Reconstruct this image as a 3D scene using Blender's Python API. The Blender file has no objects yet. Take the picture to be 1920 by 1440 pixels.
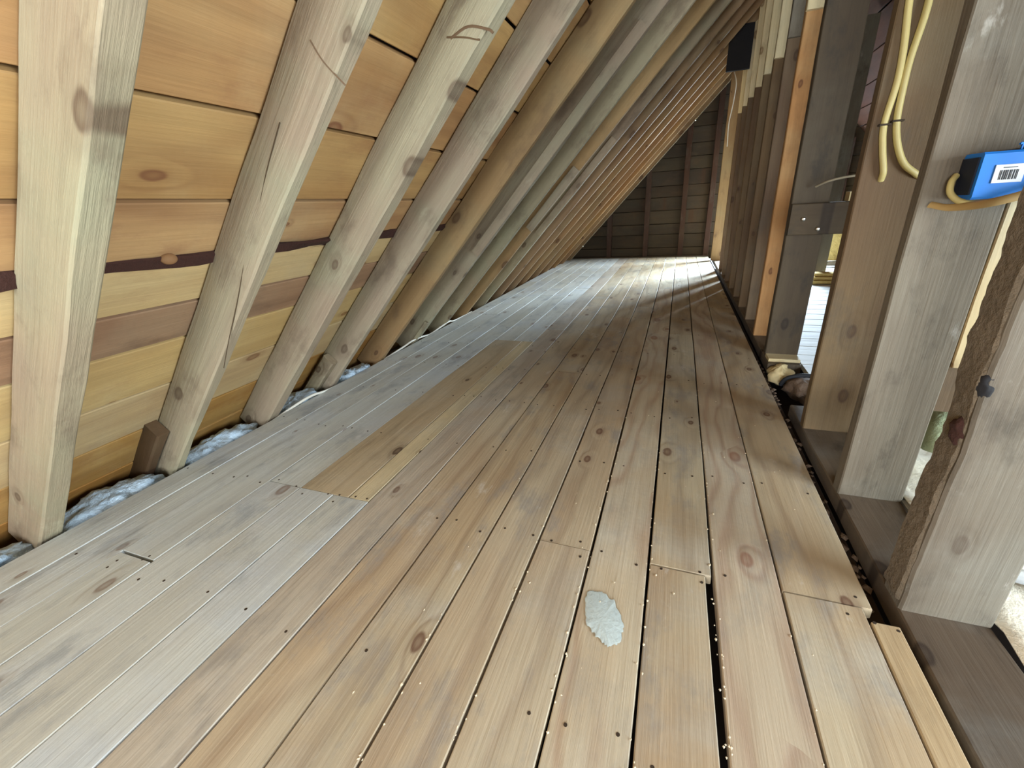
import bpy, math, random
from mathutils import Vector, Matrix, noise
random.seed(7)
S = 0.82                      # metres per layout unit (the camera stands one unit above the floor)
TH = math.radians(46.4)       # pitch of the roof
CT, ST, TT = math.cos(TH), math.sin(TH), math.tan(TH)
scene = bpy.context.scene
col = scene.collection

# ------------------------------------------------------------------ camera
FPX = 801.4
YAW, PIT, ROL = math.radians(21.3), math.radians(22.236), math.radians(-3.479)
def _rot():
    cy, sy, cp, sp, cr, sr = math.cos(YAW), math.sin(YAW), math.cos(PIT), math.sin(PIT), math.cos(ROL), math.sin(ROL)
    A = Matrix(((cy, sy, 0), (-sy, cy, 0), (0, 0, 1)))
    B = Matrix(((1, 0, 0), (0, cp, -sp), (0, sp, cp)))
    C = Matrix(((1, 0, 0), (0, 0, -1), (0, 1, 0)))
    D = Matrix(((cr, -sr, 0), (sr, cr, 0), (0, 0, 1)))
    return D @ C @ B @ A
_M = _rot()
cam_d = bpy.data.cameras.new('camera'); cam = bpy.data.objects.new('camera', cam_d); col.objects.link(cam)
cam_d.sensor_width = 36; cam_d.lens = FPX / 1920 * 36; cam_d.clip_start = 0.02; cam_d.clip_end = 200
_r, _d, _f = Vector(_M[0]), Vector(_M[1]), Vector(_M[2])
cam.matrix_world = Matrix.Translation((0, 0, S)) @ Matrix((_r, -_d, -_f)).transposed().to_4x4()
scene.camera = cam

# ------------------------------------------------------------------ sky and daylight through the windows
world = bpy.data.worlds.new('sky'); scene.world = world; world.use_nodes = True
_bg = world.node_tree.nodes['Background']; _bg.inputs[0].default_value = (0.62, 0.78, 1.0, 1); _bg.inputs[1].default_value = 2.0
def daylight(name, loc, rot, sx, sy, power, color, spread=180):
    l = bpy.data.lights.new(name, 'AREA'); l.shape = 'RECTANGLE'; l.size = sx * S; l.size_y = sy * S
    l.energy = power; l.color = color; l.spread = math.radians(spread)
    o = bpy.data.objects.new(name, l); col.objects.link(o)
    o.location = Vector(loc) * S; o.rotation_euler = rot
    return o
# far gable window (behind the stud wall), near gable window behind the camera, side window of the right-hand space
daylight('daylight_far_window', (1.65, 9.06, 1.3), (math.radians(-90 + 30), 0, math.radians(-30)), 0.86, 1.06, 205, (0.68, 0.85, 1.0), 110)
daylight('daylight_near_window', (-0.17, -2.70, 0.85), (math.radians(90), 0, 0), 1.2, 1.06, 76, (0.88, 0.95, 1.0))
daylight('daylight_side_window', (2.80, -0.10, 0.95), (0, math.radians(90), 0), 1.20, 2.0, 92, (0.78, 0.91, 1.0))
vs = scene.view_settings
vs.view_transform = 'Standard'; vs.look = 'None'; vs.gamma = 1; vs.use_curve_mapping = False
vs.exposure = 0.62

# ------------------------------------------------------------------ materials
def lin(r, g, b):
    f = lambda c: (c / 255 / 12.92) if c / 255 <= 0.04045 else ((c / 255 + 0.055) / 1.055) ** 2.4
    return (f(r), f(g), f(b), 1)

class NT:
    def __init__(self, name):
        self.m = bpy.data.materials.new(name); self.m.use_nodes = True
        self.t = self.m.node_tree; self.b = self.t.nodes['Principled BSDF']
    def n(self, typ, **kw):
        nd = self.t.nodes.new(typ)
        for k, v in kw.items(): setattr(nd, k, v)
        return nd
    def l(self, a, b): self.t.links.new(a, b)
    def put(self, sock, v):
        if isinstance(v, bpy.types.NodeSocket): self.l(v, sock)
        else: sock.default_value = v
    def math(self, op, a, b=0.0, c=None, clamp=False):
        nd = self.n('ShaderNodeMath', operation=op, use_clamp=clamp)
        self.put(nd.inputs[0], a); self.put(nd.inputs[1], b)
        if c is not None: self.put(nd.inputs[2], c)
        return nd.outputs[0]
    def mix(self, fac, a, b, mode='MIX'):
        nd = self.n('ShaderNodeMix', data_type='RGBA', blend_type=mode)
        self.put(nd.inputs[0], fac); self.put(nd.inputs[6], a); self.put(nd.inputs[7], b)
        return nd.outputs[2]
    def scale(self, v, s):
        nd = self.n('ShaderNodeVectorMath', operation='MULTIPLY'); self.l(v, nd.inputs[0]); nd.inputs[1].default_value = s
        return nd.outputs[0]
    def noise(self, v, scale=1.0, detail=4.0, rough=0.55):
        nd = self.n('ShaderNodeTexNoise'); self.l(v, nd.inputs['Vector'])
        nd.inputs['Scale'].default_value = scale; nd.inputs['Detail'].default_value = detail; nd.inputs['Roughness'].default_value = rough
        return nd.outputs['Fac']
    def ramp(self, f, lo, hi):
        nd = self.n('ShaderNodeMapRange', interpolation_type='SMOOTHSTEP'); self.put(nd.inputs[0], f)
        nd.inputs[1].default_value = lo; nd.inputs[2].default_value = hi
        return nd.outputs[0]

def wood(name, c1, c2, c3, knot=(70, 42, 25), dens=0.25, ksize=0.12, grain=0.25, ring=38, smudge=(90, 84, 76), smud=0.35, rough=0.75, var=0.16, bump=0.25, light=None):
    t = NT(name)
    gc = t.n('ShaderNodeAttribute', attribute_name='gc').outputs['Vector']
    oi = t.n('ShaderNodeObjectInfo').outputs['Random']
    # knots: cells strung out along the board
    kv = t.scale(gc, (3.4, 6.2, 0.9))
    wob = t.n('ShaderNodeTexNoise'); t.l(kv, wob.inputs['Vector']); wob.inputs['Scale'].default_value = 2.0
    kw = t.n('ShaderNodeVectorMath', operation='MULTIPLY_ADD'); t.l(wob.outputs['Color'], kw.inputs[0]); kw.inputs[1].default_value = (0.10,) * 3; t.l(kv, kw.inputs[2])
    vo = t.n('ShaderNodeTexVoronoi', feature='F1', voronoi_dimensions='2D'); t.l(kw.outputs[0], vo.inputs['Vector']); vo.inputs['Scale'].default_value = 1.0
    sep = t.n('ShaderNodeSeparateColor'); t.l(vo.outputs['Color'], sep.inputs[0])
    sel = t.math('GREATER_THAN', sep.outputs[0], 1 - dens)
    size = t.math('MULTIPLY_ADD', sep.outputs[1], ksize, ksize * 0.35)
    kd = t.math('DIVIDE', vo.outputs['Distance'], size)
    kmask = t.math('MULTIPLY', t.math('SUBTRACT', 1.0, t.ramp(kd, 0.7, 1.1)), sel)
    halo = t.math('MULTIPLY', t.math('SUBTRACT', 1.0, t.ramp(kd, 0.6, 3.2)), sel)
    core = t.math('SUBTRACT', 1.0, t.ramp(kd, 0.1, 0.75))
    # growth rings drawn along the board, bulging round the knots
    sx = t.n('ShaderNodeSeparateXYZ'); t.l(gc, sx.inputs[0])
    warp = t.noise(t.scale(gc, (0.55, 2.2, 2.2)), 1.0, 3.0)
    warp2 = t.noise(t.scale(gc, (1.8, 6, 6)), 1.0, 2.0)
    ph = t.math('MULTIPLY_ADD', sx.outputs[1], ring, t.math('MULTIPLY', sx.outputs[2], ring * 0.8))
    ph = t.math('ADD', ph, t.math('MULTIPLY', warp, ring * 0.8))
    ph = t.math('ADD', ph, t.math('MULTIPLY', warp2, 3.0))
    ph = t.math('ADD', ph, t.math('MULTIPLY', halo, 5.0))
    rings = t.math('POWER', t.math('MULTIPLY_ADD', t.math('SINE', ph), 0.5, 0.5), 2.5)
    fibre = t.noise(t.scale(gc, (3.0, 95, 95)), 1.0, 5.0, 0.65)
    patch = t.ramp(t.noise(t.scale(gc, (0.8, 2.6, 2.6)), 1.0, 4.0), 0.36, 0.66)
    patch2 = t.ramp(t.noise(t.scale(gc, (1.7, 1.1, 1.9)), 1.3, 5.0, 0.6), 0.48, 0.72)
    c = t.mix(patch, c1, c2)
    c = t.mix(t.math('MULTIPLY', patch2, 0.7), c, c3)
    c = t.mix(t.math('MULTIPLY', rings, grain), c, t.mix(0.62, c, lin(*knot)))
    streak = t.noise(t.scale(gc, (1.1, 24, 24)), 1.0, 3.0, 0.6)
    fv = t.math('ADD', t.math('MULTIPLY_ADD', fibre, 0.34, 0.60), t.math('MULTIPLY', streak, 0.46))
    fc = t.n('ShaderNodeCombineColor')
    for i in range(3): t.l(fv, fc.inputs[i])
    c = t.mix(0.75, c, fc.outputs[0], 'MULTIPLY')
    c = t.mix(t.math('MULTIPLY', halo, 0.22), c, lin(*knot))
    c = t.mix(t.math('MULTIPLY', kmask, t.math('MULTIPLY_ADD', core, -0.3, 0.85)), c, lin(*knot))
    if smud:
        sm = t.ramp(t.noise(t.scale(gc, (2.2, 4.2, 4.2)), 1.6, 7.0, 0.68), 0.50, 0.70)
        c = t.mix(t.math('MULTIPLY', sm, smud), c, lin(*smudge))
    if light:
        lm = t.ramp(t.noise(t.scale(gc, (3.1, 6.3, 6.3)), 1.3, 6.0, 0.7), 0.60, 0.72)
        c = t.mix(t.math('MULTIPLY', lm, 0.45), c, lin(*light))
    hs = t.n('ShaderNodeHueSaturation'); t.l(c, hs.inputs['Color'])
    t.l(t.math('MULTIPLY_ADD', oi, 2 * var, 1 - var), hs.inputs['Value'])
    t.l(t.math('MULTIPLY_ADD', t.math('FRACT', t.math('MULTIPLY', oi, 7.31)), 0.16, 0.9), hs.inputs['Saturation'])
    t.l(t.math('MULTIPLY_ADD', t.math('FRACT', t.math('MULTIPLY', oi, 13.7)), 0.008, 0.496), hs.inputs['Hue'])
    t.l(hs.outputs[0], t.b.inputs['Base Color'])
    t.b.inputs['Roughness'].default_value = rough
    t.b.inputs['Specular IOR Level'].default_value = 0.3
    bp = t.n('ShaderNodeBump'); bp.inputs['Strength'].default_value = bump; bp.inputs['Distance'].default_value = 0.006
    h = t.math('ADD', fibre, t.math('MULTIPLY', rings, -0.5))
    h = t.math('ADD', h, t.math('MULTIPLY', patch2, 0.7))
    t.l(h, bp.inputs['Height']); t.l(bp.outputs[0], t.b.inputs['Normal'])
    return t.m

def plain(name, c, rough=0.6, metal=0.0, nz=0.0, nscale=20, bump=0.0):
    t = NT(name)
    if nz or bump:
        tc = t.n('ShaderNodeTexCoord').outputs['Object']
        f = t.noise(tc, nscale, 6.0, 0.65)
        cc = t.n('ShaderNodeCombineColor'); v = t.math('MULTIPLY_ADD', f, 2 * nz, 1 - nz)
        for i in range(3): t.l(v, cc.inputs[i])
        t.l(t.mix(1.0, lin(*c), cc.outputs[0], 'MULTIPLY'), t.b.inputs['Base Color'])
        if bump:
            bp = t.n('ShaderNodeBump'); bp.inputs['Strength'].default_value = bump; bp.inputs['Distance'].default_value = 0.02
            t.l(f, bp.inputs['Height']); t.l(bp.outputs[0], t.b.inputs['Normal'])
    else: t.b.inputs['Base Color'].default_value = lin(*c)
    t.b.inputs['Roughness'].default_value = rough; t.b.inputs['Metallic'].default_value = metal
    return t.m

MAT = dict(
    floor=wood('floor_pine', lin(188, 174, 146), lin(178, 155, 122), lin(180, 173, 158), knot=(104, 72, 54), dens=0.30, ksize=0.10, grain=0.36, ring=44, smudge=(142, 138, 132), smud=0.65, rough=0.62, var=0.05, light=(212, 208, 200)),
    floor_pale=wood('floor_pine_pale', lin(200, 202, 196), lin(194, 192, 180), lin(194, 200, 204), knot=(140, 122, 108), dens=0.22, ksize=0.10, grain=0.14, ring=30, smudge=(146, 150, 154), smud=0.65, rough=0.6, var=0.025, light=(216, 216, 214)),
    floor_grey=wood('floor_pine_grey', lin(188, 179, 163), lin(178, 164, 146), lin(180, 176, 168), knot=(112, 88, 74), dens=0.22, ksize=0.10, grain=0.2, ring=34, smudge=(142, 138, 132), smud=0.6, rough=0.62, var=0.03),
    floor_tan=wood('floor_pine_tan', lin(190, 170, 138), lin(186, 164, 130), lin(188, 174, 150), dens=0.2, grain=0.2, smud=0.2, rough=0.62, var=0.02),
    floor_yellow=wood('floor_pine_yellow', lin(212, 196, 160), lin(206, 188, 150), lin(204, 194, 168), dens=0.2, grain=0.2, smud=0.15, rough=0.62, var=0.02),
    floor_strong=wood('floor_pine_bold_grain', lin(194, 181, 156), lin(188, 169, 140), lin(192, 185, 168), knot=(150, 112, 88), dens=0.2, ksize=0.14, grain=0.62, ring=62, smudge=(146, 142, 136), smud=0.35, rough=0.62, var=0.02),
    rafter=wood('rafter_wood', lin(158, 148, 120), lin(152, 133, 110), lin(148, 145, 118), knot=(98, 80, 62), dens=0.26, ksize=0.12, grain=0.14, ring=26, smudge=(112, 96, 78), smud=0.65, var=0.07, bump=0.5, light=(184, 174, 146)),
    rafter_warm=wood('rafter_wood_warm', lin(158, 130, 90), lin(146, 114, 78), lin(146, 128, 94), knot=(90, 64, 44), dens=0.26, ksize=0.12, grain=0.2, ring=30, smudge=(108, 86, 64), smud=0.5, var=0.10, bump=0.35),
    sheath=wood('roof_board_wood', lin(184, 144, 85), lin(166, 122, 66), lin(186, 154, 102), knot=(120, 72, 40), dens=0.2, ksize=0.15, grain=0.42, ring=30, smudge=(150, 104, 62), smud=0.5, var=0.05, bump=0.25),
    sheath_dark=wood('roof_board_wood_dark', lin(158, 120, 84), lin(142, 104, 72), lin(150, 122, 90), knot=(74, 46, 30), dens=0.25, grain=0.35, ring=30, smudge=(104, 76, 54), smud=0.5, var=0.03),
    sheath_pale=wood('roof_board_wood_pale', lin(198, 172, 124), lin(190, 160, 110), lin(188, 166, 126), knot=(130, 90, 56), dens=0.3, grain=0.25, ring=30, smudge=(164, 132, 92), smud=0.4, var=0.04),
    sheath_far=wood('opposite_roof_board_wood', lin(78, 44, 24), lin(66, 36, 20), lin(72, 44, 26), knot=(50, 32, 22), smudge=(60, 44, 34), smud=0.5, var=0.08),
    bark_brown=plain('bark_brown', (108, 94, 76), 0.95, nz=0.45, nscale=40, bump=0.7),
    bark=plain('bark', (58, 28, 18), 0.9, nz=0.35, nscale=40, bump=0.5),
    stud=wood('stud_wood', lin(108, 86, 60), lin(94, 71, 50), lin(110, 93, 70), knot=(70, 48, 32), dens=0.26, ksize=0.12, grain=0.16, ring=24, smudge=(84, 72, 58), smud=0.6, var=0.10, bump=0.35),  # brown darkened to carry the shade along the stud wall
    stud_grey=wood('stud_wood_grey', lin(120, 111, 94), lin(102, 90, 74), lin(122, 117, 104), knot=(90, 78, 64), dens=0.10, ksize=0.12, grain=0.10, ring=20, smudge=(74, 66, 54), smud=0.75, var=0.04, bump=0.4, light=(186, 182, 170)),
    stud_dark=wood('stud_wood_dark', lin(82, 68, 48), lin(70, 56, 40), lin(84, 74, 58), knot=(44, 34, 26), dens=0.25, grain=0.12, ring=24, smudge=(52, 46, 38), smud=0.7, var=0.05),
    stud_orange=wood('stud_wood_orange', lin(184, 132, 76), lin(170, 118, 64), lin(178, 140, 90), knot=(96, 54, 28), dens=0.25, grain=0.2, ring=26, smudge=(130, 88, 50), smud=0.4, var=0.03),
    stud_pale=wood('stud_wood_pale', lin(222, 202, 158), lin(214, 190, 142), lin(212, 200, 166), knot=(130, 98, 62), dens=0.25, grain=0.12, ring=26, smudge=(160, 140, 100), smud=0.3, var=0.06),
    plate=wood('plate_wood', lin(110, 96, 78), lin(92, 78, 62), lin(112, 108, 100), knot=(50, 38, 28), dens=0.2, grain=0.1, smudge=(60, 52, 44), smud=0.7, var=0.04),
    gable=wood('gable_board_wood', lin(68, 57, 42), lin(56, 46, 34), lin(66, 58, 44), knot=(70, 48, 30), dens=0.3, grain=0.2, smudge=(80, 62, 44), smud=0.6, var=0.12),  # brown boards; the dimness of the far end is put into this tone
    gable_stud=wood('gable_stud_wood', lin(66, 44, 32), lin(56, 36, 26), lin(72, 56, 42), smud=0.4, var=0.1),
    daylit_floor=wood('daylit_floor_boards', lin(222, 222, 218), lin(208, 206, 200), lin(214, 218, 222), knot=(150, 140, 130), dens=0.2, grain=0.1, smudge=(170, 170, 170), smud=0.3, var=0.04),  # glare of daylight put into the colour as near-white boards
    under=plain('dark_subfloor', (58, 44, 34), 0.95, nz=0.3, nscale=9),
    insul=plain('insulation_fibre', (196, 216, 232), 0.95, nz=0.18, nscale=26, bump=1.0),  # white fibreglass; the blue cast of daylight is mixed into its colour
    insul_green=plain('insulation_green', (178, 188, 150), 0.95, nz=0.22, nscale=22, bump=0.9),
    insul_yellow=plain('insulation_yellow', (226, 196, 120), 0.95, nz=0.2, nscale=20, bump=0.8),
    paper=plain('pale_paper', (236, 226, 204), 0.8, nz=0.12, nscale=14, bump=0.6),
    cable=plain('cable_cream', (186, 168, 108), 0.5, nz=0.08, nscale=30),
    cable_white=plain('cable_white', (222, 216, 200), 0.5),
    cable_tan=plain('cable_tan', (162, 132, 82), 0.5, nz=0.1, nscale=20),
    cable_grey=plain('cable_grey', (150, 136, 112), 0.6),
    blue=plain('blue_plastic', (26, 122, 214), 0.45, nz=0.06, nscale=30),
    blue_lid=plain('blue_plastic_bright', (30, 140, 236), 0.42, nz=0.05, nscale=30),
    navy=plain('navy_recess', (16, 26, 44), 0.6),
    white=plain('white_sticker', (236, 238, 240), 0.6),
    ink=plain('black_ink', (36, 38, 44), 0.7),
    steel=plain('steel', (214, 210, 200), 0.28, metal=1.0),
    iron=plain('dark_nail', (74, 62, 52), 0.6, metal=0.5),
    chalk=plain('dried_plaster', (190, 202, 200), 0.95, nz=0.25, nscale=110, bump=0.15),
    crumb=plain('pale_crumbs', (228, 212, 182), 0.9),
    tar=plain('black_felt', (26, 24, 26), 0.9, nz=0.3, nscale=12),
    frame=plain('window_frame_paint', (214, 212, 204), 0.5),
    brick=plain('rubble', (120, 100, 84), 0.95, nz=0.35, nscale=18, bump=0.7),
)

# ------------------------------------------------------------------ building helpers (all coordinates in layout units)
ORG = {}
def tag(o, label=None, cat=None, group=None, kind=None):
    if label: o['label'] = label
    if cat: o['category'] = cat
    if group: o['group'] = group
    if kind: o['kind'] = kind
    return o
def mk(name, V, F, mat, parent=None, gc=None, smooth=35, origin=None, mats=None):
    if origin is None:
        xs = [v[0] for v in V]; ys = [v[1] for v in V]; zs = [v[2] for v in V]
        origin = Vector(((min(xs) + max(xs)) / 2, (min(ys) + max(ys)) / 2, min(zs)))
    me = bpy.data.meshes.new(name)
    me.from_pydata([tuple((Vector(v) - origin) * S) for v in V], [], F)
    if gc is not None:
        a = me.attributes.new('gc', 'FLOAT_VECTOR', 'POINT')
        a.data.foreach_set('vector', [x for g in gc for x in g])
    me.materials.append(MAT[mat] if isinstance(mat, str) else mat)
    if smooth:
        me.polygons.foreach_set('use_smooth', [True] * len(me.polygons)); me.set_sharp_from_angle(angle=math.radians(smooth))
    o = bpy.data.objects.new(name, me); col.objects.link(o)
    ORG[o.name] = origin
    if parent is not None:
        o.parent = parent; o.location = (origin - ORG[parent.name]) * S
    else: o.location = origin * S
    return o
def empty(name, loc):
    o = bpy.data.objects.new(name, None); col.objects.link(o); o.location = Vector(loc) * S; o.empty_display_size = 0.1
    ORG[o.name] = Vector(loc); return o

def beam_data(p0, p1, A, wa, wb, n=10, jit=0.0, cham=0.004, wane=(0, 0, 0, 0), seed=0, twist=None, edge=None, freq=2.2):
    """A sawn timber from p0 to p1 (centre line). A: direction of width wa; B = L x A with width wb.
    wane: extra uneven rounding of the four corners; edge(t, a, b) may shift a section point."""
    p0, p1, A = Vector(p0), Vector(p1), Vector(A).normalized()
    L = p1 - p0; ln = L.length; L.normalize(); B = L.cross(A).normalized()
    off = random.Random(seed * 91 + 5).uniform(0, 60)
    V, F, G = [], [], []
    sg = [(1, 1), (-1, 1), (-1, -1), (1, -1)]
    for i in range(n + 1):
        t = i / n; d = t * ln; base = p0 + L * d
        pts = []
        for k, (sa, sb) in enumerate(sg):
            c = cham
            if wane[k]:
                w = noise.noise(Vector((d * freq + off, k * 7.3, 1.7))) * 0.5 + 0.5
                w2 = noise.noise(Vector((d * freq * 4 + off, k * 3.1, 4.2)))
                c = cham + wane[k] * max(0.0, w * 1.5 - 0.35 + 0.25 * w2)
            ja = jit * noise.noise(Vector((d * freq * 1.3 + off, k * 5.1, 9.0)))
            jb = jit * noise.noise(Vector((d * freq * 1.3 + off, k * 5.1, 19.0)))
            a, b = sa * wa / 2 + ja, sb * wb / 2 + jb
            ca, cb = min(c, wa * 0.42), min(c, wb * 0.42)
            q = [(a, b - sb * cb), (a - sa * ca, b)]
            if sa * sb < 0: q.reverse()
            pts += q
        for (a, b) in pts:
            if edge: a, b = edge(t, a, b)
            V.append(base + A * a + B * b)
            G.append((d + off, a + off * 0.37, b + off * 0.71))
    m = 8
    for i in range(n):
        for k in range(m):
            F.append((i * m + k, i * m + (k + 1) % m, (i + 1) * m + (k + 1) % m, (i + 1) * m + k))
    F.append(tuple(reversed(range(m)))); F.append(tuple(n * m + k for k in range(m)))
    return V, F, G
_seed = [0]
def beam(name, p0, p1, A, wa, wb, mat, parent=None, **kw):
    _seed[0] += 1; kw.setdefault('seed', _seed[0])
    org = kw.pop('origin', None)
    V, F, G = beam_data(p0, p1, A, wa, wb, **kw)
    return mk(name, V, F, mat, parent, G, origin=org)
def box(name, lo, hi, mat, parent=None, cham=0.003, along='x', **kw):
    lo, hi = Vector(lo), Vector(hi); c = (lo + hi) / 2; s = hi - lo
    if along == 'x': return beam(name, (lo.x, c.y, c.z), (hi.x, c.y, c.z), (0, 1, 0), s.y, s.z, mat, parent, cham=cham, n=kw.pop('n', 1), **kw)
    if along == 'y': return beam(name, (c.x, lo.y, c.z), (c.x, hi.y, c.z), (1, 0, 0), s.x, s.z, mat, parent, cham=cham, n=kw.pop('n', 1), **kw)
    return beam(name, (c.x, c.y, lo.z), (c.x, c.y, hi.z), (1, 0, 0), s.x, s.y, mat, parent, cham=cham, n=kw.pop('n', 1), **kw)
def spline(P, k=8):
    P = [Vector(p) for p in P]; Q = [P[0] * 2 - P[1]] + P + [P[-1] * 2 - P[-2]]; out = []
    for i in range(1, len(Q) - 2):
        for j in range(k):
            t = j / k; a, b, c, d = Q[i - 1:i + 3]
            out.append(0.5 * ((2 * b) + (c - a) * t + (2 * a - 5 * b + 4 * c - d) * t * t + (3 * b - a - 3 * c + d) * t ** 3))
    out.append(P[-1]); return out
def tube_data(P, r, m=8, flat=1.0, k=8):
    pts = spline(P, k); V, F = [], []; up = Vector((0.3, -0.9, 0.2))
    for i, p in enumerate(pts):
        d = (pts[min(i + 1, len(pts) - 1)] - pts[max(i - 1, 0)]).normalized()
        u = d.cross(up).normalized(); w = u.cross(d)
        for j in range(m):
            a = 2 * math.pi * j / m; V.append(p + u * (r * math.cos(a)) + w * (r * flat * math.sin(a)))
    for i in range(len(pts) - 1):
        for j in range(m): F.append((i * m + j, i * m + (j + 1) % m, (i + 1) * m + (j + 1) % m, (i + 1) * m + j))
    F.append(tuple(reversed(range(m)))); F.append(tuple((len(pts) - 1) * m + j for j in range(m)))
    return V, F
def tube(name, P, r, mat, parent=None, **kw):
    V, F = tube_data(P, r, **kw); return mk(name, V, F, mat, parent, smooth=60)
def blob(name, c, r, mat, parent=None, amp=0.3, fr=6.0, nu=28, nv=14, seed=0):
    c = Vector(c); V, F = [], []
    for i in range(nv + 1):
        ph = math.pi * i / nv
        for j in range(nu):
            a = 2 * math.pi * j / nu; d = Vector((math.sin(ph) * math.cos(a), math.sin(ph) * math.sin(a), math.cos(ph)))
            p = Vector((d.x * r[0], d.y * r[1], d.z * r[2]))
            q = p * fr + Vector((seed * 5.3, seed * 2.1, 0))
            s = 1 + amp * noise.noise(q) + amp * 0.5 * noise.noise(q * 2.7) + amp * 0.3 * noise.noise(q * 6)
            V.append(c + p * s)
    for i in range(nv):
        for j in range(nu): F.append((i * nu + j, (i + 1) * nu + j, (i + 1) * nu + (j + 1) % nu, i * nu + (j + 1) % nu))
    return mk(name, V, F, mat, parent, smooth=80)
def disc(V, F, c, r, h, m=8):
    b = len(V)
    for z in (0, h):
        for j in range(m):
            a = 2 * math.pi * j / m; V.append((c[0] + r * math.cos(a), c[1] + r * math.sin(a), c[2] + z))
    F.append(tuple(b + m + j for j in range(m)))
    for j in range(m): F.append((b + j, b + (j + 1) % m, b + m + (j + 1) % m, b + m + j))

YB, YG = -2.6, 8.95           # near and far gable planes
XE = -2.04                    # where the rafter undersides meet the floor
XR = 1.0                      # ridge
roofz = lambda x, off=0.0: (x - XE) * TT + off / CT

# ------------------------------------------------------------------ floor
floor = mk('floor', *(lambda b: (b[0], b[1]))(beam_data((0.95, YB, -0.27), (0.95, YG, -0.27), (1, 0, 0), 7.2, 0.06, n=1)), 'under')
tag(floor, 'attic floor of long bare pine boards running to the far gable', kind='structure')
def floor_board(x0, x1, y0, y1, mat='floor', gap=0.004, dz=0.0, edge=None, jit=0.0022):
    n = max(4, int((y1 - y0) * 6))
    c = (x0 + x1) / 2
    o = beam('floor_board', (c, y0 + 0.0015, -0.016 + dz), (c, y1 - 0.0015, -0.016 + dz), (1, 0, 0), x1 - x0 - gap, 0.032, mat, floor, n=n, jit=jit, cham=0.0025, edge=edge, freq=1.6)
    # nail heads in pairs over every joist
    V, F = [], []
    rr = random.Random(int(x0 * 1000) + int(y0 * 77))
    yy = math.ceil((y0 + 0.02 - 0.04) / 0.5) * 0.5 + 0.04
    ys = [q for q in [yy + 0.5 * i for i in range(30)] if y0 + 0.02 < q < y1 - 0.02 and q < 5]
    ys += [y0 + 0.018] * (y0 > -2 and y0 < 5) + [y1 - 0.018] * (y1 < 5)
    for q in ys:
        for fx in (0.2, 0.8):
            if rr.random() < 0.35: continue
            disc(V, F, (x0 + (x1 - x0) * (fx + rr.uniform(-0.07, 0.07)), q + rr.uniform(-0.02, 0.02), dz - 0.001), 0.0042, 0.0016)
    if V: mk('nail_heads', V, F, 'iron', o, smooth=0)['kind'] = 'stuff'
    return o
def board_row(x0, x1, joints, mats, gap=0.004, dz=0.0, y0=YB + 0.02, y1=YG - 0.02):
    ys = [y0] + list(joints) + [y1]
    for i in range(len(ys) - 1):
        m = mats[min(i, len(mats) - 1)] if isinstance(mats, (list, tuple)) else mats
        floor_board(x0, x1, ys[i], ys[i + 1], m, gap, dz + random.uniform(-0.0012, 0.0012))
P_ = 'floor_pale'
board_row(-2.02, -1.86, (2.54, 6.04), P_, 0.003)
board_row(-1.86, -1.69, (4.04,), P_, 0.003)
floor_board(-1.69, -1.53, YB + .02, 0.584, P_, 0.003); floor_board(-1.69, -1.53, 0.592, 4.54, P_, 0.003); floor_board(-1.69, -1.53, 4.54, YG - .02, P_, 0.003)
board_row(-1.53, -1.36, (1.05, 5.04), P_, 0.003)
floor_board(-1.36, -1.19, YB + .02, 1.05, P_, 0.003); floor_board(-1.19, -1.025, YB + .02, 1.05, P_, 0.003)
floor_board(-1.36, -1.12, 1.05, 3.16, 'floor_tan', 0.003); floor_board(-1.12, -1.025, 1.05, 3.16, 'floor_yellow', 0.003)
board_row(-1.36, -1.19, (6.5,), P_, 0.003, y0=3.16); board_row(-1.19, -1.025, (5.54,), P_, 0.003, y0=3.16)
board_row(-1.025, -0.86, (3.54, 7.04), 'floor_grey', 0.004)
board_row(-0.86, -0.69, (5.04,), 'floor', 0.005)
board_row(-0.69, -0.51, (2.54, 6.54), 'floor', 0.005)
board_row(-0.51, -0.345, (4.04,), 'floor', 0.006)
board_row(-0.345, -0.175, (1.04, 4.54), 'floor', 0.007)
board_row(-0.175, -0.003, (5.54,), ['floor_strong', 'floor'], 0.008)
def wedge(t, a, b):
    if a > 0: a -= 0.017 * max(0.0, (t - 0.62) / 0.38)
    return a, b
floor_board(-0.003, 0.172, YB + .02, 1.036, 'floor', 0.008, edge=wedge)
board_row(-0.003, 0.172, (3.54, 7.04), 'floor', 0.008, y0=1.04)
board_row(0.172, 0.342, (6.04,), ['floor_strong', 'floor'], 0.006)
floor_board(0.342, 0.525, YB + .02, 1.038, 'floor', 0.005, dz=0.002)
board_row(0.342, 0.548, (4.54,), 'floor', 0.005, y0=1.042)
floor_board(0.525, 0.588, YB + .02, 1.0, 'floor_tan', 0.005, dz=0.004)
# boards of the space beyond the stud wall, laid across
yq = 1.2
while yq < YG - 0.2:
    box('cross_board', (0.80, yq, -0.04), (4.2, yq + 0.192, -0.008), 'daylit_floor', floor, along='x', cham=0.003, n=2)
    yq += 0.2

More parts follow.
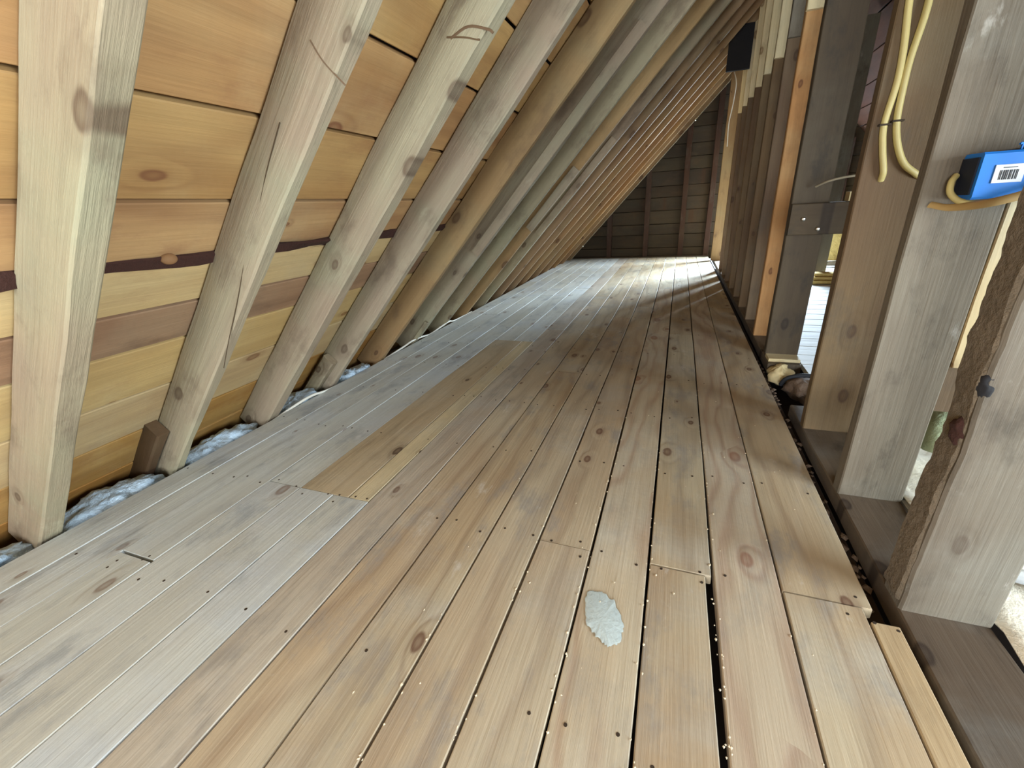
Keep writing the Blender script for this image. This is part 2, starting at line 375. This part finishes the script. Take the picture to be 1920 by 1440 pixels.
# ------------------------------------------------------------------ roof: boards over the rafters on both slopes
ceil_o = empty('ceiling', (XR, 3.2, roofz(XR, 0.2))); tag(ceil_o, 'steep attic roof of honey brown boards over sloping rafters', kind='structure')
DR, NO = Vector((CT, 0, ST)), Vector((-ST, 0, CT))
seams = [-2.40, -2.22, -2.04, -1.845, -1.655, -1.525, -1.395, -1.245, -1.06, -0.86]
while seams[-1] < XR - 0.05: seams.append(seams[-1] + random.choice((0.185, 0.195, 0.2)))
kinds = {0: 'sheath', 1: 'sheath', 2: 'sheath_pale', 3: 'sheath_pale', 4: 'sheath_dark', 5: 'sheath_pale', 6: 'sheath', 7: 'sheath', 8: 'sheath'}
for i in range(len(seams) - 1):
    a, b = seams[i], seams[i + 1]
    s0, s1 = [(x - XE + 0.16 * ST) / CT for x in (a, b)]
    c = Vector((XE, 0, 0)) + DR * ((s0 + s1) / 2) + NO * (0.16 + 0.016)
    g = 0.012 if 5 < i < 14 else 0.010
    beam('roof_board', c + Vector((0, YB, 0)), c + Vector((0, YG, 0)), DR, s1 - s0 - g, 0.03, kinds.get(i, 'sheath'), ceil_o, n=40, jit=0.004, cham=0.003, freq=0.9)
# felt behind the boards, so that the joints show dark
cf = Vector((XE, 0, 0)) + DR * 2.0 + NO * 0.197
beam('roofing_felt', cf + Vector((0, YB, 0)), cf + Vector((0, YG, 0)), DR, 5.1, 0.006, 'tar', ceil_o, n=1)
# strip of bark left on the edge of one board, with its knot
sb = (-1.395 - XE + 0.16 * ST) / CT
cb_ = Vector((XE, 0, 0)) + DR * (sb + 0.012) + NO * 0.158
V, F, G = beam_data(cb_ + Vector((0, -0.5, 0)), cb_ + Vector((0, 3.0, 0)), DR, 0.042, 0.012, n=60, jit=0.018, cham=0.004, seed=77, freq=3.0)
mk('bark_edge', V, F, 'bark', ceil_o, G)
kn = blob('edge_knot', cb_ + DR * 0.012 + Vector((0, 0.86, 0)) - NO * 0.004, (0.014, 0.024, 0.016), 'sheath_dark', ceil_o, amp=0.15)
# opposite slope
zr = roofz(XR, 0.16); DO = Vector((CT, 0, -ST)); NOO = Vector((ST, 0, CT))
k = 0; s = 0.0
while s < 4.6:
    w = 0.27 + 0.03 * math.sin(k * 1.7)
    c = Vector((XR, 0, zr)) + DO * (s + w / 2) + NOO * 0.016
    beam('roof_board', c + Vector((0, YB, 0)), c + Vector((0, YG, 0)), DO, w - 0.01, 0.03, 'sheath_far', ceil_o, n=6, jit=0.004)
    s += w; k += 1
c = Vector((XR, 0, zr)) + DO * 2.4 + NOO * 0.05
beam('roofing_felt', c + Vector((0, YB, 0)), c + Vector((0, YG, 0)), DO, 5.2, 0.006, 'tar', ceil_o, n=1)
beam('ridge_board', (XR, YB, zr - 0.1), (XR, YG, zr - 0.1), (1, 0, 0), 0.04, 0.2, 'rafter_warm', ceil_o, n=2)

# ------------------------------------------------------------------ gable walls
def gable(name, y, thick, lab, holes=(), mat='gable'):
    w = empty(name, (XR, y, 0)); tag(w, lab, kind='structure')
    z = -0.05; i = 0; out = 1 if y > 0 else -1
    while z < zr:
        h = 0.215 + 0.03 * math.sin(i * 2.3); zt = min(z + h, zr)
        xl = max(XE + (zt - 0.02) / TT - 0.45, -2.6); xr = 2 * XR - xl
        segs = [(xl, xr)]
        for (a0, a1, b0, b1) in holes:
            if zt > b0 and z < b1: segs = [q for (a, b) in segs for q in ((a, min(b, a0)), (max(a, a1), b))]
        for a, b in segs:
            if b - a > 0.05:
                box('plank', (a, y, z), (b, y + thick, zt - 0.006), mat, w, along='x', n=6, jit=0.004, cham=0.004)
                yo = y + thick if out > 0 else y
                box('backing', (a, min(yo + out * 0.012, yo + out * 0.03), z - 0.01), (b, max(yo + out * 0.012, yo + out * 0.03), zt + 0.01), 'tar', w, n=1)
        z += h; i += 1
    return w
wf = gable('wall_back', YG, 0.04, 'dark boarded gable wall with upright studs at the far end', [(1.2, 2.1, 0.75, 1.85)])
for x in (-1.245, -0.565, 0.06, 0.50, 2.4, 3.2):
    zt = min(roofz(x, 0.0), 2 * roofz(XR) - roofz(x))
    box('gable_stud', (x - 0.045, YG - 0.12, 0.0), (x + 0.04, YG - 0.002, zt), 'gable_stud', wf, along='z', n=6, jit=0.004, cham=0.004)
box('base_board', (-2.0, YG - 0.15, -0.002), (0.55, YG - 0.02, 0.02), 'gable', wf, along='x', n=8, jit=0.004)
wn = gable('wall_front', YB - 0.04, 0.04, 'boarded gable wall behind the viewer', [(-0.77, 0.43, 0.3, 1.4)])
for nm, yw, (x0, x1, z0, z1) in (('window_1', YG, (1.2, 2.1, 0.75, 1.85)), ('window_2', YB - 0.05, (-0.77, 0.43, 0.3, 1.4))):
    w = empty(nm, ((x0 + x1) / 2, yw, z0)); tag(w, 'small gable window in a pale painted frame', kind='structure')
    for lo, hi in (((x0 - .02, yw - .03, z0 - .04), (x1 + .02, yw + .07, z0)), ((x0 - .02, yw - .03, z1), (x1 + .02, yw + .07, z1 + .04))):
        box('window_frame', lo, hi, 'frame', w, along='x')
    for xx in (x0 - 0.02, (x0 + x1) / 2 - 0.012, x1 - 0.02):
        box('window_frame', (xx, yw - .02, z0), (xx + 0.03, yw + .06, z1), 'frame', w, along='z')
# low side wall of the right-hand space with a long window, outside the picture on the right
wr = empty('wall_right', (2.75, -0.7, 0)); tag(wr, 'low boarded side wall of the right-hand space', kind='structure')
for z0, z1 in ((0.0, 0.17), (0.18, 0.33), (1.57, 1.74)):
    box('plank', (2.72, YB, z0), (2.75, 1.3, z1), 'gable', wr, along='y', n=6, jit=0.003)
for y0, y1 in ((YB, -1.12), (0.92, 1.3)):
    box('plank', (2.72, y0, 0.34), (2.75, y1, 1.56), 'gable', wr, along='y', n=4, jit=0.003)
w = empty('window_3', (2.75, -0.1, 0.34)); tag(w, 'long side window in a pale painted frame', kind='structure')
for yy in (-1.14, -0.44, 0.24, 0.90): box('window_frame', (2.71, yy, 0.34), (2.79, yy + 0.03, 1.56), 'frame', w, along='z')
for zz in (0.32, 1.54): box('window_frame', (2.71, -1.14, zz), (2.79, 0.93, zz + 0.03), 'frame', w, along='y')

# ------------------------------------------------------------------ rafters
ORD = ['first', 'second', 'third', 'fourth', 'fifth', 'sixth', 'seventh', 'eighth', 'ninth', 'tenth', 'eleventh', 'twelfth', 'thirteenth', 'fourteenth', 'fifteenth', 'sixteenth', 'seventeenth', 'eighteenth']
ry = [0.53, 1.0, 1.505, 2.0, 2.53, 3.03, 3.53, 4.02, 4.53, 5.03, 5.52, 6.03, 6.53, 7.03, 7.52, 8.03, 8.55]
rlab = {
 0: 'broad grey-beige rafter at the left picture edge, standing nearly upright',
 1: 'knotty grey rafter with a split edge and a wooden block at its foot',
 2: 'smooth grey-green rafter with a dark curved stain near the top, third from the left',
 3: 'pinkish beige rafter with small dark knots, fourth from the left',
 4: 'yellowish brown rafter, fifth from the left, with brown smears mid-height',
}
def rafter_mat(i): return 'rafter' if i in (0, 1, 2, 3, 5, 6, 8) else 'rafter_warm'
raf = []
for i, y in enumerate(ry):
    off = 0.0 if i < 12 else -0.012 * (i - 11)          # far ones hang a little lower
    th = [0.065, 0.056, 0.075, 0.056][i] if i < 4 else 0.052
    s0, s1 = -0.16, (XR - 0.02 - XE) / CT
    mid = NO * (0.08 + off / 1)
    P0 = Vector((XE, y + th / 2, 0)) + DR * s0 + mid; P1 = Vector((XE, y + th / 2, 0)) + DR * s1 + mid
    # A = slope normal (depth), B = L x A = along +-y
    o = beam('rafter', P0, P1, NO, 0.158, th, rafter_mat(i), n=48 if i < 6 else 16, jit=0.006 if i < 6 else 0.004, cham=0.004, wane=(0.003, 0.006, 0.022 if i == 1 else 0.006, 0.003))
    lab = rlab.get(i, 'sloping brown rafter, %s from the left edge' % ORD[i])
    if i == len(ry) - 1: lab = 'last and farthest rafter, its lit lower edge running against the gable wall'
    tag(o, lab, 'rafter', 'rafters of the left roof slope'); raf.append(o)
# drying splits and marks on the second and third rafters
def split(i, y, pts, r, mat, name='split'):
    tube(name, [(x, y - 0.0005, z) for x, z in pts], r, mat, raf[i], m=5, flat=0.4, k=5)
split(1, 1.0, [(-0.988, 1.24), (-1.072, 1.134), (-1.155, 1.016), (-1.240, 0.912), (-1.328, 0.78), (-1.434, 0.631), (-1.503, 0.527)], 0.0018, 'stud_dark')
split(1, 1.0, [(-0.842, 1.391), (-0.815, 1.345), (-0.765, 1.292)], 0.0022, 'stud')
split(2, 1.505, [(-0.723, 1.508), (-0.66, 1.528), (-0.595, 1.511), (-0.578, 1.499)], 0.0045, 'stud', 'stain_mark')
split(2, 1.505, [(-0.736, 1.513), (-0.677, 1.504), (-0.624, 1.489)], 0.0035, 'stud', 'stain_mark')
# blocks nailed to rafter feet
def foot_block(i, s0, s1, n0, n1, dy, th, mat):
    y = ry[i] - dy - th / 2
    a = Vector((XE, y, 0)) + DR * s0 + NO * ((n0 + n1) / 2); b = Vector((XE, y, 0)) + DR * s1 + NO * ((n0 + n1) / 2)
    return beam('foot_block', a, b, NO, n1 - n0, th, mat, raf[i], n=10, jit=0.006, cham=0.007)
foot_block(1, -0.22, 0.20, 0.085, 0.17, 0.002, 0.05, 'stud')
foot_block(3, -0.22, 0.19, 0.05, 0.13, 0.002, 0.05, 'rafter')
foot_block(5, -0.2, 0.22, -0.004, 0.03, 0.002, 0.03, 'rafter')
# spliced lengths on some rafters
for i, s0, s1 in ((5, 0.95, 2.6), (7, 1.1, 1.75), (8, 1.0, 2.1)):
    y = ry[i] - 0.014
    a = Vector((XE, y, 0)) + DR * s0 + NO * 0.03; b = Vector((XE, y, 0)) + DR * s1 + NO * 0.03
    beam('splice_board', a, b, NO, 0.066, 0.024, 'rafter', raf[i], n=8, jit=0.003, cham=0.003)
# wall plate out under the eaves
tag(beam('eave_plate', (-2.36, YB, -0.17), (-2.36, YG, -0.17), (1, 0, 0), 0.2, 0.08, 'plate', n=10, jit=0.004), 'dark timber plate under the rafter feet along the eaves', 'timber plate')

# ------------------------------------------------------------------ stud wall on the right
XL, XS = 0.605, 0.79
sole = beam('sole_plate', (0.697, YB, -0.032), (0.697, 2.32, -0.032), (1, 0, 0), 0.185, 0.062, 'plate', n=24, jit=0.004, cham=0.004)
tag(sole, 'dark wide sole plate under the nearest right-hand studs', 'timber plate')
sole2 = beam('sole_plate', (0.697, 2.96, -0.032), (0.697, YG - 0.02, -0.032), (1, 0, 0), 0.185, 0.062, 'plate', n=30, jit=0.004, cham=0.004)
tag(sole2, 'sole plate running away under the far row of studs', 'timber plate')
ztop = 2.97
def stud(y, th, mat, x0=XL, x1=XS, z0=0.0, zt=ztop, **kw):
    kw.setdefault('jit', 0.004); kw.setdefault('cham', 0.004)
    return beam('wall_stud', ((x0 + x1) / 2, y + th / 2, z0), ((x0 + x1) / 2, y + th / 2, zt), (1, 0, 0), x1 - x0, th, mat, n=kw.pop('n', 26), **kw)
# torn stud: waney, ragged left edge
def torn(t, a, b):
    z = t * ztop
    if a < 0 and b > 0:           # far left corner, where the bark edge eats into the timber
        b += 0.016 * noise.noise(Vector((z * 9, 3.3, 0))) + 0.010 * noise.noise(Vector((z * 23, 1.3, 0)))
        a += 0.010 * noise.noise(Vector((z * 7, 8.3, 0)))
    elif a < 0:
        a += 0.003 * noise.noise(Vector((z * 10, 5.3, 0))) + 0.002 * noise.noise(Vector((z * 28, 2.3, 0)))
    if a < 0 and 0.36 < z < 0.62: a += 0.022 * math.sin((z - 0.36) / 0.26 * math.pi) ** 2 * (1 if b > 0 else 0.15)
    return a, b
st_torn = stud(1.063, 0.082, 'stud_grey', n=110, edge=torn, cham=0.006)
tag(st_torn, 'nearest stud at the right picture edge with a ragged torn bark edge', 'stud', 'studs of the right-hand wall')
def barkshape(t, a, b):
    z = 0.02 + t * 2.7
    if a < 0: a += 0.0035 * noise.noise(Vector((z * 14, 5.3, 7))) + 0.003 * noise.noise(Vector((z * 47, 2.3, 3)))
    if b > 0: b += 0.010 * noise.noise(Vector((z * 8, 3.3, 7))) + 0.006 * noise.noise(Vector((z * 31, 2.3, 3)))
    if 0.36 < z < 0.62: a += 0.010 * math.sin((z - 0.36) / 0.26 * math.pi) ** 2
    return a, b
V, F, G = beam_data((XL + 0.004, 1.115, 0.02), (XL + 0.004, 1.115, 2.72), (1, 0, 0), 0.020, 0.085, n=180, jit=0.004, cham=0.006, seed=501, freq=7, edge=barkshape)
mk('bark_edge', V, F, 'bark_brown', st_torn, G)
blob('knot_hole', (XL + 0.006, 1.076, 0.615), (0.014, 0.0145, 0.026), 'tar', st_torn, amp=0.35, fr=60)
blob('knot_hole', (XL + 0.004, 1.10, 0.50), (0.012, 0.022, 0.03), 'bark', st_torn, amp=0.35, fr=60)
st2 = stud(1.56, 0.052, 'stud_grey', n=40); tag(st2, 'wide grey stud carrying the blue box', 'stud', 'studs of the right-hand wall')
pale = beam('cleat_board', (0.833, 1.575, 0.49), (0.833, 1.575, 2.6), (1, 0, 0), 0.08, 0.03, 'stud_pale', n=30, jit=0.003, cham=0.003)
tag(pale, 'narrow pale yellow board ending in mid-air beside the wide grey stud', 'board')
st2b = stud(1.60, 0.05, 'stud', x0=0.80, x1=0.965, z0=0.33, n=20); tag(st2b, 'olive brown cut-off stud behind the pale board', 'stud')
st1 = stud(2.06, 0.055, 'stud', n=40); tag(st1, 'brown stud with two cream cables stapled to its face', 'stud', 'studs of the right-hand wall')
stb = stud(3.09, 0.06, 'stud_dark', z0=0.02, n=40); tag(stb, 'dark stained stud with the bolted cross beam', 'stud', 'studs of the right-hand wall')
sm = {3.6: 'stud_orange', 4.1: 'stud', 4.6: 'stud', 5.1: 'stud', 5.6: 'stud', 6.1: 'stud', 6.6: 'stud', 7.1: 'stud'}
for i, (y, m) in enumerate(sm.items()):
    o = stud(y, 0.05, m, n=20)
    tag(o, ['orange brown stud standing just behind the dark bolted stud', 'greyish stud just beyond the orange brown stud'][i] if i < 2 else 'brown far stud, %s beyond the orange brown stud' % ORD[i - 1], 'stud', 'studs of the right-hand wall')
    box('upper_board', (XL - 0.004, y - 0.032, 1.98), (XS - 0.03, y - 0.001, 2.93), 'stud_pale' if i != 1 else 'stud_grey', o, along='z', n=8, jit=0.003)  # separate board over the upper face, pale on all but one stud
post = stud(8.2, 0.06, 'rafter_warm', x0=0.555, x1=0.74); tag(post, 'pale lit post at the far end of the stud wall beside the gable', 'stud', 'studs of the right-hand wall')
# dark felt flap hanging between rafters and studs far back
tag(box('felt_flap', (0.36, 6.33, 2.30), (0.60, 6.36, 2.72), 'tar', n=4, jit=0.006), 'black felt flap hanging under the far rafters beside the studs', 'felt')

# bolted cross beam
xb = box('cross_beam', (0.60, 3.03, 0.765), (1.9, 3.085, 0.935), 'stud_dark', along='x', n=16, jit=0.004, cham=0.004)
tag(xb, 'short dark cross beam fixed with two shiny bolts to the dark stud', 'beam')
for bx_, bz in ((0.665, 0.853), (0.745, 0.797)):
    blob('bolt_head', (bx_, 3.027, bz), (0.013, 0.008, 0.013), 'steel', xb, amp=0.05, nu=16, nv=8)
bo = box('wood_block', (0.86, 3.02, 0.937), (1.02, 3.09, 0.985), 'stud_pale', along='x', n=4, jit=0.003); tag(bo, 'small offcut block lying on the dark cross beam', 'wood block')
tag(tube('thin_cable', [(0.60 + 0.1, 3.05, 1.02), (0.75, 3.0, 1.045), (0.84, 2.98, 1.06), (0.92, 3.0, 1.055), (1.0, 3.05, 1.0), (1.02, 3.05, 0.985)], 0.006, 'cable_grey'), 'thin grey cable arching above the dark cross beam', 'cable')
# broken plate end and rubble between the two sole plates
bk = blob('rubble_lump', (0.66, 2.86, -0.03), (0.07, 0.08, 0.05), 'stud_pale', amp=0.5, fr=14, seed=2); tag(bk, 'splintered pale lump at the foot of the dark bolted stud', 'rubble')
bk = blob('rubble_lump', (0.74, 2.66, -0.05), (0.09, 0.11, 0.06), 'brick', amp=0.5, fr=12, seed=5); tag(bk, 'brown rubble lump in the gap between the sole plates', 'rubble')
tag(tube('duct_ring', [(0.64, 2.72, -0.05), (0.66, 2.7, 0.0), (0.72, 2.68, 0.03), (0.80, 2.68, 0.03), (0.88, 2.7, 0.02)], 0.012, 'ink'), 'dark curved hose rim between the sole plates', 'hose')
blk = box('stud_shoe', (0.61, 2.985, 0.0), (0.785, 3.10, 0.022), 'stud_pale', n=4, jit=0.004); tag(blk, 'flat pale shim under the dark bolted stud', 'wood block')

# cables on the stud with cables
yf = 2.06
c1 = tube('cable', [(0.625, yf - 0.012, 1.72), (0.625, yf - 0.012, 1.56), (0.640, yf - 0.014, 1.42), (0.645, yf - 0.014, 1.32), (0.638, yf - 0.010, 1.20), (0.650, yf - 0.013, 1.12), (0.668, yf - 0.012, 1.05), (0.672, yf + 0.004, 1.02)], 0.0105, 'cable', k=6)
tag(c1, 'cream cable hanging straight down the brown stud into a hole', 'cable', 'cables on the brown stud')
box('staple', (0.622, yf - 0.024, 1.193), (0.655, yf - 0.001, 1.199), 'iron', c1)
c2 = tube('cable', [(0.645, yf - 0.012, 1.66), (0.672, yf - 0.014, 1.58), (0.676, yf - 0.016, 1.50), (0.665, yf - 0.016, 1.38), (0.666, yf - 0.014, 1.28), (0.672, yf - 0.012, 1.20), (0.690, yf - 0.014, 1.13), (0.722, yf - 0.012, 1.07), (0.765, yf - 0.008, 1.035), (0.792, yf + 0.01, 1.02)], 0.0105, 'cable', k=6)
tag(c2, 'cream cable curving away to the right edge of the brown stud', 'cable', 'cables on the brown stud')
box('staple', (0.656, yf - 0.026, 1.201), (0.689, yf - 0.001, 1.207), 'iron', c2)

# blue junction box on the grey stud
jb = empty('junction_box', (0.765, 1.51, 0.955)); tag(jb, 'bright blue plastic junction box on the wide grey stud', 'junction box')
box('body', (0.675, 1.475, 0.957), (0.775, 1.559, 1.062), 'blue', jb, cham=0.005)
box('body_half', (0.778, 1.468, 0.952), (0.88, 1.559, 1.07), 'blue_lid', jb, cham=0.005)
box('end_recess', (0.671, 1.487, 0.968), (0.678, 1.556, 1.052), 'navy', jb, cham=0.001)
stk = box('sticker', (0.702, 1.4725, 0.992), (0.757, 1.4752, 1.032), 'white', jb, cham=0.0005)
rr = random.Random(3); x = 0.712
while x < 0.745:
    w = rr.choice((0.0012, 0.0018, 0.0026)); box('barcode_bar', (x, 1.4720, 0.999), (x + w, 1.4727, 1.020), 'ink', stk, cham=0.0001); x += w + rr.choice((0.0012, 0.002))
box('printed_line', (0.716, 1.4720, 1.0245), (0.742, 1.4727, 1.0262), 'ink', stk, cham=0.0001)
for q in range(5):
    tube('frayed_tape', [(0.745 + 0.014 * q, 1.49 + 0.01 * (q % 3), 1.064), (0.742 + 0.016 * q, 1.485, 1.076), (0.735 + 0.02 * q, 1.48, 1.074 + 0.003 * (q % 2))], 0.0025, 'navy' if q % 2 else 'blue', jb, k=3, m=5)
fc = tube('flat_cable', [(0.625, 1.545, 0.948), (0.655, 1.51, 0.940), (0.70, 1.455, 0.948), (0.76, 1.440, 0.966), (0.84, 1.435, 0.995), (0.95, 1.43, 1.03)], 0.010, 'cable_tan', flat=0.5); tag(fc, 'flat tan cable passing in front of the blue box', 'cable')
lc = tube('loop_cable', [(0.662, 1.545, 1.015), (0.650, 1.53, 1.0), (0.650, 1.52, 0.975), (0.665, 1.505, 0.955), (0.69, 1.49, 0.948), (0.72, 1.48, 0.950)], 0.0075, 'cable'); tag(lc, 'short cream cable loop at the left end of the blue box', 'cable')

# ------------------------------------------------------------------ beyond the stud wall
tag(blob('insulation_roll', (0.89, 1.75, 0.22), (0.085, 0.14, 0.10), 'insul_green', amp=0.22, fr=10, seed=3), 'pale green insulation roll behind the torn stud', 'insulation')
def sheet(name, x0, x1, y0, y1, z, amp, mat, seed, lab, cat, n=14):
    V, F = [], []
    for i in range(n + 1):
        for j in range(n + 1):
            x = x0 + (x1 - x0) * i / n; y = y0 + (y1 - y0) * j / n
            V.append((x, y, z + amp * (1 + noise.noise(Vector((x * 9 + seed, y * 9, seed)))) + amp * 0.4 * noise.noise(Vector((x * 24, y * 24, seed)))))
    for i in range(n):
        for j in range(n): F.append((i * (n + 1) + j, (i + 1) * (n + 1) + j, (i + 1) * (n + 1) + j + 1, i * (n + 1) + j + 1))
    o = mk(name, V, F, mat, smooth=60); m = o.modifiers.new('thickness', 'SOLIDIFY'); m.thickness = 0.004
    return tag(o, lab, cat)
sheet('paper_sheet', 0.80, 1.35, 1.30, 2.1, -0.006, 0.02, 'paper', 1, 'crumpled pale paper on the floor behind the wide grey stud', 'paper')
sheet('paper_sheet', 0.80, 1.5, 0.55, 1.25, -0.02, 0.02, 'paper', 4, 'crumpled pale paper on the floor right of the torn stud', 'paper')
for q in range(3):
    o = box('lumber_plank', (1.5 + 0.02 * q, 5.9 + 0.05 * q, 0.0 + 0.035 * q), (2.4, 6.05 + 0.05 * q, 0.034 + 0.035 * q), 'insul_yellow', along='x', n=4, jit=0.003)
    tag(o, 'yellow plank in the low stack on the daylit floor beyond the studs, %s' % ('bottom', 'middle', 'top')[q], 'plank', 'planks on the white floor')
tag(box('room_post', (1.60, 6.3, 0.0), (1.72, 6.4, 2.6), 'stud_grey', along='z', n=12, jit=0.004), 'grey post standing on the daylit floor beyond the stud wall', 'post')
for q, x in enumerate((2.02, 2.30, 2.58)):
    tag(box('insulation_batt', (x, 7.7, 0.02), (x + 0.25, 7.85, 0.62), 'insul_yellow', along='z', n=10, jit=0.02, cham=0.02), 'yellow insulation batt leaning far behind the studs, %s from the left' % ORD[q], 'insulation', 'insulation batts far behind the studs')
tag(tube('floor_hose', [(1.9, 7.4, 0.03), (2.2, 7.35, 0.05), (2.5, 7.4, 0.04), (2.8, 7.5, 0.04)], 0.035, 'cable_grey'), 'grey hose on the daylit floor before the yellow batts', 'hose')

# ------------------------------------------------------------------ insulation, cables and bits along the eaves
ilab = ['white insulation tuft at the foot of the leftmost broad rafter', 'white insulation tuft between the leftmost rafter and the rafter with the foot block', 'white insulation tuft between the second and third rafters', 'grey-white insulation tuft between the third and fourth rafters', 'grey-white insulation tuft between the fourth and fifth rafters']
for i, (y0, y1, zc) in enumerate(((0.0, 0.56, -0.045), (0.60, 0.99, -0.05), (1.06, 1.49, -0.05), (1.58, 1.99, -0.05), (2.06, 2.52, -0.055))):
    o = blob('insulation_tuft', (-2.13, (y0 + y1) / 2, zc), (0.115, (y1 - y0) * 0.42, 0.062), 'insul', amp=0.42, fr=11, nu=56, nv=28, seed=i)
    tag(o, ilab[i], 'insulation', 'insulation along the eaves')
tag(tube('eave_cable', [(-2.05, 1.50, -0.03), (-2.03, 1.68, 0.004), (-2.01, 1.80, 0.02), (-2.03, 1.98, -0.01), (-2.06, 2.4, -0.03), (-2.05, 2.80, -0.005), (-2.025, 2.95, 0.022), (-2.03, 3.10, 0.012), (-2.06, 3.3, -0.02), (-2.04, 3.46, 0.004), (-2.02, 3.60, 0.024), (-2.05, 3.78, -0.01), (-2.06, 4.2, -0.02)], 0.008, 'cable_white'), 'thin white cable looping over the left edge of the floor', 'cable')
# cable stapled along the last rafter and a loose loop at the top of the pale post
yl = ry[-1]; lo_ = -0.012 * 5
def onr(s, dn=0.0): return tuple(Vector((XE, yl - 0.006, 0)) + DR * s + NO * (lo_ - 0.006 + dn))
o = tube('rafter_cable', [onr(0.05), onr(0.9), onr(1.9), onr(2.9), onr(3.7)], 0.008, 'cable_grey', k=4); tag(o, 'thin cable clipped along the edge of the farthest rafter', 'cable')
blob('cable_clip', onr(3.05), (0.02, 0.015, 0.02), 'steel', o, amp=0.1, nu=10, nv=6)
blob('cable_clip', onr(0.42), (0.02, 0.015, 0.02), 'steel', o, amp=0.1, nu=10, nv=6)
tag(tube('loose_cable', [(0.58, 8.17, 2.66), (0.62, 8.12, 2.5), (0.61, 8.14, 2.25), (0.585, 8.15, 2.0), (0.60, 8.16, 1.7)], 0.007, 'cable_white'), 'loose white cable hanging at the top of the pale far post', 'cable')

# ------------------------------------------------------------------ marks and crumbs on the floor
def splash(name, cx, cy, pts, lab, mat='chalk'):
    V, F = [], []; n = len(pts)
    for z, k in ((0.0008, 1.0), (0.0017, 0.94)):
        for (dx, dy) in pts: V.append((cx + dx * k, cy + dy * k, z))
    V.append((cx, cy, 0.0021))
    for j in range(n):
        F.append((j, (j + 1) % n, n + (j + 1) % n, n + j)); F.append((n + j, n + (j + 1) % n, 2 * n))
    return tag(mk(name, V, F, mat, smooth=60), lab, 'stain')
def outline(rx, ry_, sh, seed, n=90):
    out = []
    for j in range(n):
        a = 2 * math.pi * j / n; d = Vector((math.cos(a), math.sin(a), seed))
        k = 1 + 0.25 * noise.noise(d * 1.6) + 0.12 * noise.noise(d * 5) + 0.07 * noise.noise(d * 13)
        out.append((rx * k * math.cos(a) + sh * math.sin(a) * ry_, ry_ * k * math.sin(a)))
    return out
splash('plaster_splash', -0.105, 0.815, outline(0.050, 0.074, -0.32, 3), 'pale blue-grey dried plaster splash on a floorboard')
# crumbs along the open joints and in the slot beside the sole plate
rr = random.Random(11)
def bits(name, places, mat, lab, lo, hi):
    V, F = [], []
    for (x, y, z) in places:
        s = rr.uniform(lo, hi); b = len(V)
        for j in range(6):
            d = [(1, 0, 0), (-1, 0, 0), (0, 1.3, 0), (0, -1.3, 0), (0, 0, .6), (0, 0, -.6)][j]
            V.append((x + d[0] * s * rr.uniform(.6, 1.3), y + d[1] * s * rr.uniform(.6, 1.6), z + 0.5 * s + d[2] * s))
        for t in ((0, 2, 4), (2, 1, 4), (1, 3, 4), (3, 0, 4), (2, 0, 5), (1, 2, 5), (3, 1, 5), (0, 3, 5)): F.append(tuple(b + q for q in t))
    o = mk(name, V, F, mat, smooth=0); o['kind'] = 'stuff'; tag(o, lab, 'debris'); return o
pl = []
for x in (-0.51, -0.345, -0.175, -0.175, -0.003, -0.003, 0.172, 0.172, 0.172, 0.342):
    for q in range(26): pl.append((x + rr.choice((-1, 1)) * rr.uniform(0.003, 0.008), 0.35 + 2.2 * rr.random() ** 1.6, 0))
for q in range(60): pl.append((rr.uniform(-0.7, 0.5), 0.35 + 2.0 * rr.random() ** 1.5, 0))
bits('sawdust_crumbs', pl, 'crumb', 'pale sawdust crumbs along the joints of the floorboards', 0.0012, 0.0034)
bits('slot_debris', [(rr.uniform(0.55, 0.60), rr.uniform(1.1, 3.2), -0.07) for q in range(120)], 'brick', 'small debris lying in the dark slot beside the sole plate', 0.004, 0.014)
tag(beam('slot_lath', (0.575, 1.02, -0.09), (0.575, YG - 0.1, -0.09), (1, 0, 0), 0.055, 0.03, 'under', n=6, jit=0.003), 'dark timber at the bottom of the slot beside the floorboards', 'timber')
